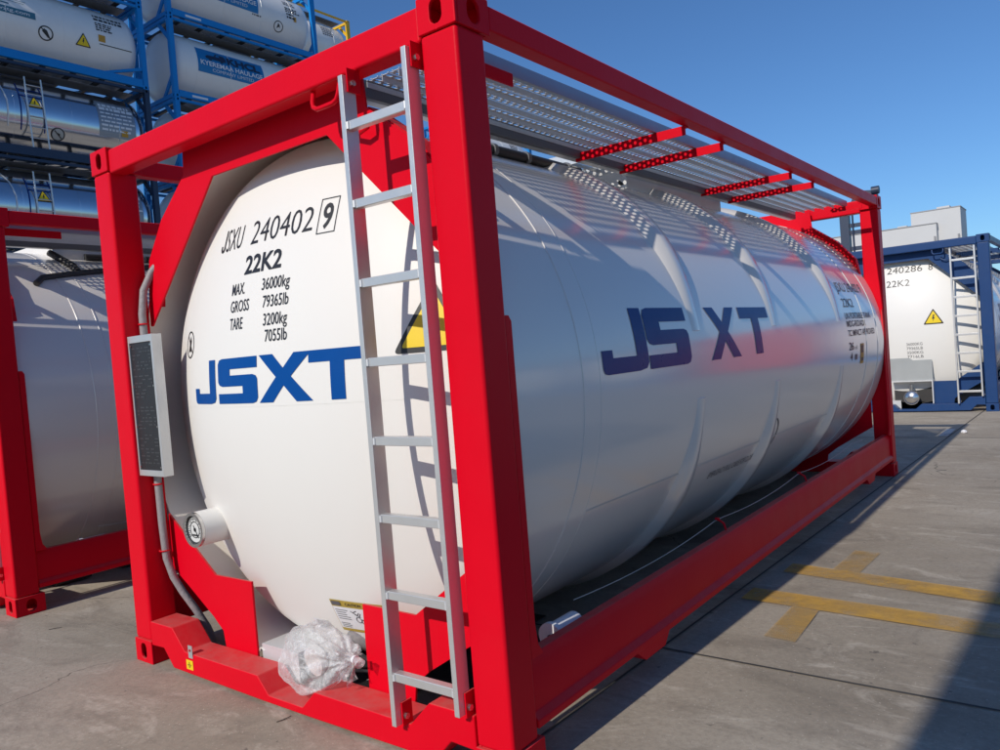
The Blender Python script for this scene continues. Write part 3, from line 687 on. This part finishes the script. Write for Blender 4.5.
    text_on(tank, 'lettering', number if kind == 'navy' else 'JSXU 240402 9', 4.66, arc(1.70), .82, .085, sd, M['greyink'], .0)
    text_on(tank, 'lettering', '22K2', 4.66, arc(1.57), .34, .075, sd, M['greyink'], .0)
    for s, z, wd in (('UN PORTABLE TANK', 1.475, .86), ('IMDG-RID/ADR', 1.41, .62), ('TC IMPACT APPROVED', 1.335, .90)):
        text_on(tank, 'lettering', s, 4.62, arc(z), wd, .050, sd, M['ink'], .01)
    text_on(tank, 'lettering', '26', 4.62, arc(1.225), .14, .062, sd, M['ink'], .012); text_on(tank, 'lettering', '4', 4.66, arc(1.14), .06, .062, sd, M['ink'], .012)
    text_on(tank, 'lettering', 'm3', 4.80, arc(1.225), .07, .030, sd, M['ink'], .0)
    poly_on(tank, 'lettering', [rect(4.80, 4.87, arc(1.14), arc(1.185))], sd, M['greyink'])
    poly_on(tank, 'sticker', [rect(4.98, 5.09, arc(1.10), arc(1.265))], sd, M['amber'])
    poly_on(tank, 'sticker', [rect(5.0, 5.07, arc(1.19), arc(1.25)), rect(5.0, 5.07, arc(1.12), arc(1.15))], lambda p, q: on_side(p, q, .004), M['ink'])
    text_on(tank, 'lettering', 'EMERGENCY-PULL CABLE FOR CLOSE', 2.11, arc(.645), .69, .042, sd, M['greyink'], .0)
    c0 = arc(.765)
    poly_on(tank, 'warning_sign', [[circ(2.98, c0, .125), circ(2.98, c0, .112)]], sd, M['greyink'], .04)
    poly_on(tank, 'warning_sign', [[(2.93,c0-.075),(2.985,c0-.055),(3.02,c0-.06),(3.00,c0-.01),(3.025,c0+.035),(2.995,c0+.08),(2.97,c0+.03),(2.945,c0+.05),(2.955,c0-.01)], line(2.90,c0+.075,3.06,c0-.075,.010)], sd, M['greyink'], .04)
    return T

# ------------------------------------------------------------------ ground
S = 420
g = MB(); g.add([(-S,-S,0),(S,-S,0),(S,S,0),(-S,S,0)], [(0,1,2,3)])
ground = structure(g.build('ground', M['concrete'], None, smooth=0))
jn = MB()
for y_, wv in ((1.30,.012), (8.53,.016), (15.7,.014), (-5.9,.014), (22.9,.014)):
    jn.add([(-40,y_-wv/2,.004),(60,y_-wv/2,.004),(60,y_+wv/2,.004),(-40,y_+wv/2,.004)], [(0,1,2,3)])
for x_, wv in ((2.28,.012), (-2.9,.014), (7.8,.014)):
    for ya, yb in ((-30,-5.91),(-5.89,1.293),(1.307,8.52),(8.54,15.69),(15.71,22.89),(22.91,60)):
        a_, b_ = x_+.027*ya, x_+.027*yb
        jn.add([(a_-wv/2,ya,.004),(a_+wv/2,ya,.004),(b_+wv/2,yb,.004),(b_-wv/2,yb,.004)], [(0,1,2,3)])
structure(jn.build('pavement_joints', M['joint'], None, smooth=0))
def sheet(name, polys, mat, z):
    mb = MB()
    for p in polys: mb.add([(x, y, z) for x, y in p], [list(range(len(p)))])
    return structure(mb.build(name, mat, None, smooth=0))
sheet('road_marking', [[(2.45,2.640),(4.6,2.345),(4.62,2.535),(2.45,2.825)], [(2.40,2.090),(4.6,1.965),(4.61,2.155),(2.40,2.290)]], M['roadyellow'], .008)
sheet('road_marking', [[(2.69,2.795),(2.84,2.775),(2.86,3.23),(2.71,3.235)], [(2.68,1.625),(2.83,1.61),(2.81,2.060),(2.675,2.070)]], M['roadyellow2'], .008)
sheet('road_marking', [[(2.40,8.62),(2.50,8.62),(2.50,9.30),(2.40,9.30)]], M['roadwhite'], .008)

# ------------------------------------------------------------------ the three tank containers on the ground
main = tank_container('large white tank container in a bright red frame with an aluminium ladder, in the foreground', 'tank container', (0,0,0), M['red'], 'JSXU 240402', 'main')
neigh = tank_container('white tank container in a red frame, cut off by the left edge of the photo', 'tank container', (-3.900,-.022,0), M['red'], 'JSXU 240402', 'plain')
navy = tank_container('white tank container in a navy blue frame with a white ladder at the right edge', 'tank container', (.352,11.40,0), M['navy'], 'JSXU 240286', 'navy', rz=math.radians(-.8))

# clear plastic bag pulled over the outlet valve
def bag():
    front = [(1.206,.317),(1.385,.392),(1.600,.272),(1.500,.140),(1.295,.056),(1.140,.132),(1.172,.221),(1.500,.338)]     # outline of the film
    cx_, cz_ = 1.33, .22; P = []
    for x, z in front:
        P += [(cx_+(x-cx_)*.97, .035, cz_+(z-cz_)*.97), (x, .075, z), (cx_+(x-cx_)*.92+.01, .150, cz_+(z-cz_)*.90)]
    P += [(1.27,.005,.155), (1.36,.000,.200), (1.30,.012,.26), (1.40,.022,.30), (1.28,.185,.2)]
    bm = bmesh.new()
    for p in P: bm.verts.new(p)
    r = bmesh.ops.convex_hull(bm, input=bm.verts[:])
    bmesh.ops.delete(bm, geom=[v for v in bm.verts if not v.link_faces], context='VERTS')
    bmesh.ops.triangulate(bm, faces=bm.faces)
    for _ in range(5):
        bmesh.ops.subdivide_edges(bm, edges=bm.edges[:], cuts=1, use_grid_fill=True)
        bmesh.ops.triangulate(bm, faces=bm.faces[:])
        if _ in (1, 2, 3):
            bmesh.ops.smooth_vert(bm, verts=bm.verts[:], factor=.42, use_axis_x=True, use_axis_y=True, use_axis_z=True)
    bm.normal_update(); K = Vector((1.60,.075,.268)); mv = []
    for v in bm.verts:
        d = v.co-K; L_ = d.length; a_ = math.atan2(d.z, d.x); b_ = math.atan2(d.y, math.hypot(d.x, d.z))
        near = math.exp(-L_/.16)
        f = .0105*math.sin(a_*17+5*noise.noise(v.co*7))*(.35+near)*min(1, L_/.05)+.008*math.sin(b_*15+4*noise.noise(v.co*6+Vector((3,3,3))))*near
        q = Vector((v.co.x*7+v.co.z*5, v.co.y*9, v.co.z*3)); cr = 1-2*abs(noise.noise(q)); f += .0075*(cr*cr if cr > 0 else 0)
        q2 = v.co*26; c2 = 1-2*abs(noise.noise(q2)); f += .0028*c2
        mv.append(v.normal*(f-.006))
    for v, m_ in zip(bm.verts, mv): v.co += m_
    me = bpy.data.meshes.new('plastic_bag'); bm.to_mesh(me); bm.free()
    o = link('plastic_bag', me, M['bag'], None, 60)
    kx, ky, kz = 1.600, .075, .268
    MB().tube([(kx-.03,ky,kz-.002),(kx,ky-.002,kz),(kx+.02,ky-.004,kz+.001),(kx+.04,ky-.006,kz-.002),(kx+.055,ky-.010,kz-.008)], [.020,.013,.011,.018,.021], 14).build('knot', M['bag'], o)
    MB().tube([(kx+.008,ky-.002,kz),(kx+.022,ky-.003,kz)], .016, 12).build('tie', M['paper'], o)
    fl = MB(); n = 14; vs = []                                   # loose flap of film hanging from the knot
    for i in range(n+1):
        for k in range(9):
            u = i/n; t_ = k/8
            x = kx-.09+.10*u+.012*math.sin(9*u+4*t_); z = kz-.015-(.035+.075*(1-abs(u-.55)*1.3))*t_; y = ky-.005+.014*math.sin(22*u)*t_+.02*(u-.5)
            vs.append((x, y, z))
    fl.add(vs, [(i*9+k, i*9+k+1, (i+1)*9+k+1, (i+1)*9+k) for i in range(n) for k in range(8)])
    fl.build('loose_film', M['bag'], o, smooth=80)
    return tag(o, 'clear plastic bag knotted over the outlet valve under the white tank head', 'plastic bag')
bag()

# ------------------------------------------------------------------ stacked containers in the background
def stack_tank(label, loc, fm, tm, style, group, rz=0):
    T = thing('stacked_tank', label, 'tank container', loc, rz, group)
    for fx in (0, 1):
        for fy in (0, 1):
            x0, x1 = (.004, .160) if fx == 0 else (W-.160, W-.004); y0, y1 = (.004, .160) if fy == 0 else (LN-.160, LN-.004)
            p = MB().box(x0, x1, y0, y1, .118, H-.118).build('corner_post', fm, T)
            casting(p, fx, fy, 0, fm); casting(p, fx, fy, H-.118, fm)
    for fy in (0, 1):
        def yr(a, b): return tuple(sorted((a if fy == 0 else LN-a, b if fy == 0 else LN-b)))
        MB().box(.162, W-.162, *yr(.01,.11), 2.47, 2.58).build('top_end_rail', fm, T)
        MB().box(.162, W-.162, *yr(.01,.13), .02, .15).build('bottom_end_rail', fm, T)
        for f in (lambda a: a, lambda a: W-a):
            MB().prism([(f(.1605),.60),(f(.1605),.78),(f(.75),.1505),(f(.60),.1505)], *yr(.03,.09)).build('brace', fm, T)
            MB().prism([(f(.1605),2.0),(f(.1605),1.82),(f(.75),2.4695),(f(.60),2.4695)], *yr(.03,.09)).build('brace', fm, T)
    for fx in (0, 1):
        def X(a): return a if fx == 1 else W-a
        a, b = sorted((X(2.33), X(2.430)))
        MB().box(a, b, .178, LN-.178, .045, .285 if style != 'khcl' else .25).build('bottom_side_rail', fm, T)
        MB().box(a+.01, b-.01, .178, LN-.178, 2.49, 2.565).build('top_side_rail', fm, T)
        c, d = sorted((X(2.34), X(2.42)))
        for f in ((lambda q: q, lambda q: LN-q) if style != 'khcl' else ()):
            MB().prism([(f(.1605),.56),(f(.1605),.66),(f(1.35),.2855),(f(1.10),.2855)], c, d, 'x').build('brace', fm, T)
    cm = MB()
    for k in range(7): cm.box(.12, W-.12, .55+k*.82, .65+k*.82, .02, .10)
    cm.build('cross_member', M['rubber'], T)
    R = 1.14; zc = 1.30
    prof = [(1e-3,.05),(.4,.065),(.75,.11),(.98,.19),(1.09,.29),(R,.45),(R,1.4),(R,3.0),(R,4.6),(R,LN-.45),(1.09,LN-.29),(.98,LN-.19),(.75,LN-.11),(.4,LN-.065),(1e-3,LN-.05)]
    tank = MB().lathe_y(prof, XC, zc, 96).build('tank', tm, T, weld=True, smooth=50)
    sd = lambda p, q: on_side2(p, q, .006)
    def on_side2(y, t, off): a_ = t/R; return Vector((XC+(R+off)*math.cos(a_), y, zc+(R+off)*math.sin(a_)))
    for yy in (.95, 2.2, 3.7, 5.05):
        MB().lathe_y([(R-.002,yy-.012),(R+.006,yy-.008),(R+.006,yy+.008),(R-.002,yy+.012)], XC, zc, 96).build('seam', tm, tank, smooth=20)
    MB().box(1.45, 2.0, .3, LN-.3, 2.50, 2.52).box(.55, 1.40, 2.3, 3.7, 2.40, 2.56).build('walkway', M['galvdark'], T)
    random.seed(len(style)*13)
    def block(y0, n, z0, wmax, hh, mat):
        ps = []
        for i in range(n):
            x = y0
            while x < y0+wmax*random.uniform(.6,1):
                wd = random.uniform(.04,.13); ps.append(rect(x, x+wd, z0-i*hh*1.6, z0-i*hh*1.6+hh)); x += wd+.03
        poly_on(tank, 'lettering', ps, sd, mat, .3)
    if style == 'dragon':
        block(4.62, 2, .66, .95, .085, M['ink']); block(4.62, 4, .40, .6, .045, M['ink'])
        poly_on(tank, 'sticker', [rect(4.66,4.86,-.14,.06)], sd, M['amber']); poly_on(tank, 'lettering', [rect(4.68,5.65,-.22,-.195)], sd, M['ink'], .3)
        warning(tank, 4.22, -.40, .44, lambda p, q, o: on_side2(p, q, o+.005), .004)
        poly_on(tank, 'warning_sign', [[circ(3.20,-.30,.20), circ(3.20,-.30,.165)]], sd, M['ink']); poly_on(tank, 'warning_sign', [[(3.10,-.26),(3.25,-.40),(3.33,-.43),(3.23,-.22),(3.15,-.18)], line(3.06,-.16,3.34,-.44,.03)], sd, M['ink'])
        poly_on(tank, 'panel', [rect(1.1,2.95,-.02,.17)], sd, M['teal'], .2)
        text_on(tank, 'lettering', 'www.mwztg.com', 1.3, .04, 1.5, .075, lambda p, q: on_side2(p, q, .012), M['paper'], .01)
        em = []
        random.seed(5)
        for k in range(26):
            a_ = random.uniform(0, 6.28); x_ = 1.75+.45*math.cos(a_*1.7)*random.random(); z_ = .85+.22*math.sin(a_)*random.random()
            em.append(line(x_, z_, x_+random.uniform(-.16,.16), z_+random.uniform(-.1,.1), .022))
        poly_on(tank, 'emblem', em, sd, M['teal'], .3)
        poly_on(tank, 'lettering', [rect(1.55,2.75,.42,.435), rect(1.6,2.7,.35,.365), rect(1.7,2.3,.24,.28)], sd, M['teal'], .3)
    elif style == 'silver':
        poly_on(tank, 'panel', [[(4.45,.78),(5.95-.4,.78),(5.95-.4,-.35),(4.45,-.35)]], sd, paint('cladding_sheet', (.30,.32,.35), .45, metal=.5), .2)
        on2 = lambda p, q: on_side2(p, q, .012)
        ps = []
        random.seed(3)
        for i, hh in enumerate((.10,.10,.05,.05,.05,.06,.06)):
            x = 4.52
            while x < 5.4:
                wd = random.uniform(.05,.2); ps.append(rect(x, x+wd, .58-i*.125, .58-i*.125+hh)); x += wd+.03
        poly_on(tank, 'lettering', ps, on2, M['paper'], .3)
        poly_on(tank, 'sticker', [rect(5.1,5.3,-.28,-.10)], on2, M['amber'])
        ar = []
        for k in range(9):
            a_ = math.radians(190+k*20); ar.append((.55+.26*math.cos(a_), .42+.2*math.sin(a_)))
        for k in range(8, -1, -1):
            a_ = math.radians(190+k*20); ar.append((.58+.15*math.cos(a_), .46+.12*math.sin(a_)))
        poly_on(tank, 'logo', [ar], on2, M['redv'], .1)
        poly_on(tank, 'lettering', [rect(.35+i*.14, .44+i*.14, .05, .14) for i in range(6)]+[rect(.3,1.15,.19,.205)], on2, M['bluedark'], .3)
        poly_on(tank, 'seam', [[(1.72+.02*k, 1.1-k*.02) for k in range(3)]+[(1.95,.62),(2.04,.2),(2.04,-.5),(2.0,-.5),(2.0,.2),(1.91,.6),(1.70,1.06)]], on2, M['alupaint'], .2)
        warning(tank, 2.72, .10, .40, lambda p, q, o: on_side2(p, q, o+.008), .004)
        poly_on(tank, 'warning_sign', [[circ(3.30,-.52,.19), circ(3.30,-.52,.16)]], on2, M['ink']); poly_on(tank, 'warning_sign', [circ(3.30,-.52,.155)], on2, M['silverst']); poly_on(tank, 'warning_sign', [line(3.2,-.42,3.4,-.62,.03), [(3.24,-.46),(3.36,-.5),(3.34,-.58)]], lambda p, q: on_side2(p, q, .018), M['ink'])
        rings = []
        for dx in (2.35, 2.95): rings.append(line(dx, -.55, dx, .85, .03))
        poly_on(tank, 'marking', rings+[rect(2.35,2.95,.62,.65), rect(2.35,2.95,.40,.43)], on2, M['bluedark'], .1)
        lad = MB().tube([(2.40,2.48,2.20),(2.40,2.56,.24)], .022, 8).tube([(2.40,2.90,2.20),(2.40,2.98,.24)], .022, 8)
        for zz in (1.99, 1.75, 1.45, 1.15, .85, .55): lad.tube([(2.40,2.50,zz),(2.40,2.94,zz)], .014, 6)
        lad.build('ladder', M['alu'], T)
        MB().box(2.28, 2.42, .45, 1.15, .24, .62).build('cabinet', M['pvc'], T)
    elif style == 'khcl':
        on2 = lambda p, q: on_side2(p, q, .012); on3 = lambda p, q: on_side2(p, q, .018)
        pn = poly_on(tank, 'panel', [rect(.98, 3.55, -.24, .60)], sd, M['khblue'], .15)
        text_on(tank, 'lettering', 'KHCL', 2.10, .235, 1.30, .26, on2, M['darknavy'], .05)
        text_on(tank, 'lettering', 'KYEREMAA HAULAGE', 1.08, .015, 2.40, .155, on2, M['paper'], .02)
        text_on(tank, 'lettering', 'COMPANY LIMITED', 1.50, -.15, 1.60, .10, on2, M['paper'], 0)
        poly_on(tank, 'emblem', [[(1.30,.26),(2.06,.26),(2.06,.40),(2.0,.49),(1.70,.51),(1.62,.40),(1.38,.385),(1.30,.34)]], on2, M['darknavy'], .2)
        poly_on(tank, 'emblem', [circ(1.46,.26,.06,16), circ(1.88,.26,.06,16)], on3, M['darknavy'], .2); poly_on(tank, 'emblem', [[(1.68,.40),(1.73,.47),(1.82,.465),(1.82,.40)]], on3, M['khblue'], .2)
        block(4.75, 2, .62, .6, .06, M['greyink']); block(4.75, 3, .36, .7, .045, M['ink']); block(4.78, 2, .10, .3, .07, M['ink'])
        poly_on(tank, 'sticker', [rect(5.08,5.2,-.08,.10)], sd, M['amber'])
        poly_on(tank, 'warning_sign', [[circ(4.42,-.42,.20), circ(4.42,-.42,.17)]], sd, M['ink']); poly_on(tank, 'warning_sign', [[(4.34,-.5),(4.44,-.42),(4.50,-.47),(4.46,-.36),(4.40,-.30)]], sd, M['ink'])
        block(3.3, 1, -.32, .6, .05, M['greyink'])
        MB().box(2.4305, 2.434, .62, 1.18, .10, .17).build('number_plate', M['paper'], T)
    elif style == 'plain':
        block(4.4, 5, .7, .8, .07, M['greyink'])
    return T
X0 = -18.9-W
TZ = [i*2.5915 for i in range(8)]
gA, gB, gC, gD = 'tanks in the nearer blue-framed stack', 'tanks in the farther blue-framed stack', 'tanks in the yellow-topped stack', 'tanks in the low far stack'
yA, yB = 5.02, 11.92
a3 = stack_tank('silver tank container with a side ladder, directly under the white one in the left stack', (X0,yA,TZ[3]), M['darknavy'], M['chrome'], 'silver', gA)
dup(a3, (X0,yA,TZ[2]), 'silver tank container with a red logo, just above the red-framed container at the left', gA)
for k in (0, 1): dup(a3, (X0,yA,TZ[k]), 'silver tank container low in the left stack, hidden behind the red-framed containers', gA)
a4 = stack_tank('white tank container in a blue frame with an amber triangle on its side, upper left', (X0,yA,TZ[4]), M['azure'], M['oldwhite'], 'dragon', gA)
dup(a4, (X0,yA,TZ[5]), 'blue-framed tank container topping the left stack, only its underside and post showing', gA)
b4 = stack_tank('white tank container with a blue panel, second from the top of its stack', (X0,yB,TZ[4]), M['azure'], M['oldwhite'], 'khcl', gB)
dup(b4, (X0,yB,TZ[5]), 'white tank container with a blue panel, topmost of the stack against the sky', gB)
for k in range(4): dup(b4, (X0,yB,TZ[k]), 'blue-framed tank container low in the second stack, hidden by the foreground frame', gB)
c6 = stack_tank('white tank container in a yellow frame, high beyond the blue ones', (-24.3-W,18.75,TZ[6]), M['yframe'], M['oldwhite'], 'plain', gC)
for k in range(6): dup(c6, (-24.3-W,18.75,TZ[k]), 'yellow-framed tank container below the top one, hidden by the foreground frame', gC)
d4 = stack_tank('pale tank container in a blue frame, far off between the red post and the walkway', (-20-W,27.35,TZ[4]), M['azure'], M['oldwhite'], 'plain', gD)
for k in range(4): dup(d4, (-20-W,27.35,TZ[k]), 'blue-framed tank container in the far stack, hidden by the big tank', gD)

# ------------------------------------------------------------------ building and mast beyond the yard
b = thing('warehouse_building', 'white flat-roofed building block behind the navy framed container', 'building', (-8,60,0))
wb = MB().box(-4.5, 3.35, 0, .598, 0, 7.98).build('wall', M['wall'], b)
wb2 = MB().box(1.71, 4.78, .6, 3.6, 0, 8.96).build('wall', M['wall'], b)
MB().box(-4.55, 3.38, -.05, .598, 7.981, 8.04).build('roof_edge', M['trim'], b); MB().box(1.68, 4.81, .57, 3.63, 8.961, 9.03).build('roof_edge', M['trim'], b)
for xx, yy, za, zb in ((3.24,-.06,6.2,7.1), (4.62,.50,6.2,7.1)): MB().tube([(xx,yy,za),(xx,yy,zb)], .06, 8).build('vent_pipe', M['trim'], b)
MB().box(3.3, 4.1, 1.0, 2.0, 9.031, 9.20).build('roof_unit', M['wall'], b)
MB().box(.9, 1.5, .1, .5, 8.041, 8.13).build('roof_unit', M['wall'], b)
for xx in (-3.5, -.5, 2.2):
    MB().box(xx, xx+1.4, -.03, -.002, 2.2, 3.6).build('window', M['darknavy'], b)
mt = thing('steel_mast', 'dark blue steel ladder mast behind the rear corner of the red frame', 'mast', (-1.16,20,0))
MB().box(-.11, .11, -.1, .1, 0, 4.45).build('post', M['mast'], mt); MB().box(.62, .80, -.1, .1, 0, 4.45).build('post', M['mast'], mt)
for k in range(14):
    zz = .35+k*.30 + (.12 if k % 2 else 0); MB().box(.1105, .6195, -.04, .04, zz, zz+.10).build('rung', M['mast'], mt)
MB().tube([(.20,-.06,.4),(.20,-.06,4.3)], .025, 8).build('pipe', M['mast'], mt)
MB().prism([(-.13,4.4505),(.82,4.4505),(.82,4.70),(.85,4.80),(.45,4.85),(.28,4.80),(.20,4.62)], -.08, .08).tube([(.70,-.081,4.80),(.88,-.081,4.80)], .10, 12).build('arm', M['mast'], mt)

# ------------------------------------------------------------------ beside and behind the camera (seen in reflections and by the shade they cast)
rb = thing('box_container', 'plain red steel box container standing right of the navy tank container', 'container', (5.75,15.2,0))
MB().box(.05, W-.05, .05, LN-.05, .12, H-.03).build('body', M['red'], rb)
dr_ = MB()
for k in range(12): dr_.box(.12+k*.185, .21+k*.185, .02, .0495, .25, 2.4)
dr_.build('door', M['red'], rb)
for fx in (0, 1):
    for fy in (0, 1):
        casting(rb, fx, fy, 0, M['red']); casting(rb, fx, fy, H-.118, M['red'])

gE = 'tanks stacked behind the camera'
e0 = stack_tank('blue-framed tank container stacked behind the camera, shading the lower right corner', (3.10,-12.76,0), M['azure'], M['oldwhite'], 'plain', gE)
for k in (1, 2): dup(e0, (3.10,-12.76,TZ[k]), 'blue-framed tank container stacked behind the camera, shading the lower right corner', gE)

# more of the yard to the right of the picture (seen mirrored in the big tank's side)
gF = 'tank containers lined up right of the navy one'
f0 = stack_tank('white tank container in a blue frame right of the navy one, outside the picture', (3.15,15.6,0), M['azure'], M['head'], 'plain', gF)
for xx in (8.5, 11.4, 14.3): dup(f0, (xx,14.0,0), 'white tank container in a blue frame right of the plain red box container', gF)
# small litter on the concrete
def litter(name, label, cat, pts, r, mat):
    o = MB().tube(pts, r, 7).build(name, mat, None, smooth=60); tag(o, label, cat); return o
M['twig'] = paint('dry_twig', (0.06, 0.05, 0.04), 0.8, var=0.3)
litter('twig', 'thin dark twig lying on the concrete in front of the red bottom rail', 'twig', [(1.275,-.075,.003),(1.29,-.045,.005),(1.285,-.01,.003)], [.0015,.002,.0012], M['twig'])
litter('twig', 'short dark twig on the concrete near the left red container', 'twig', [(-1.0,-.02,.003),(-.98,.01,.005),(-.965,.04,.003)], [.0015,.002,.0012], M['twig'])
bm = bmesh.new(); bmesh.ops.create_icosphere(bm, subdivisions=3, radius=1)
for v in bm.verts:
    k = 1+.35*noise.noise(v.co*2.3); v.co = Vector((v.co.x*.03*k, v.co.y*.028*k, max(v.co.z*.024*k, -.016)+.017))
me = bpy.data.meshes.new('paper_scrap'); bm.to_mesh(me); bm.free()
o = link('paper_scrap', me, M['paper'], None, 30); o.location = (2.63, 8.95, 0)
tag(o, 'crumpled white paper scrap on the ground near the far end of the shadow', 'litter')
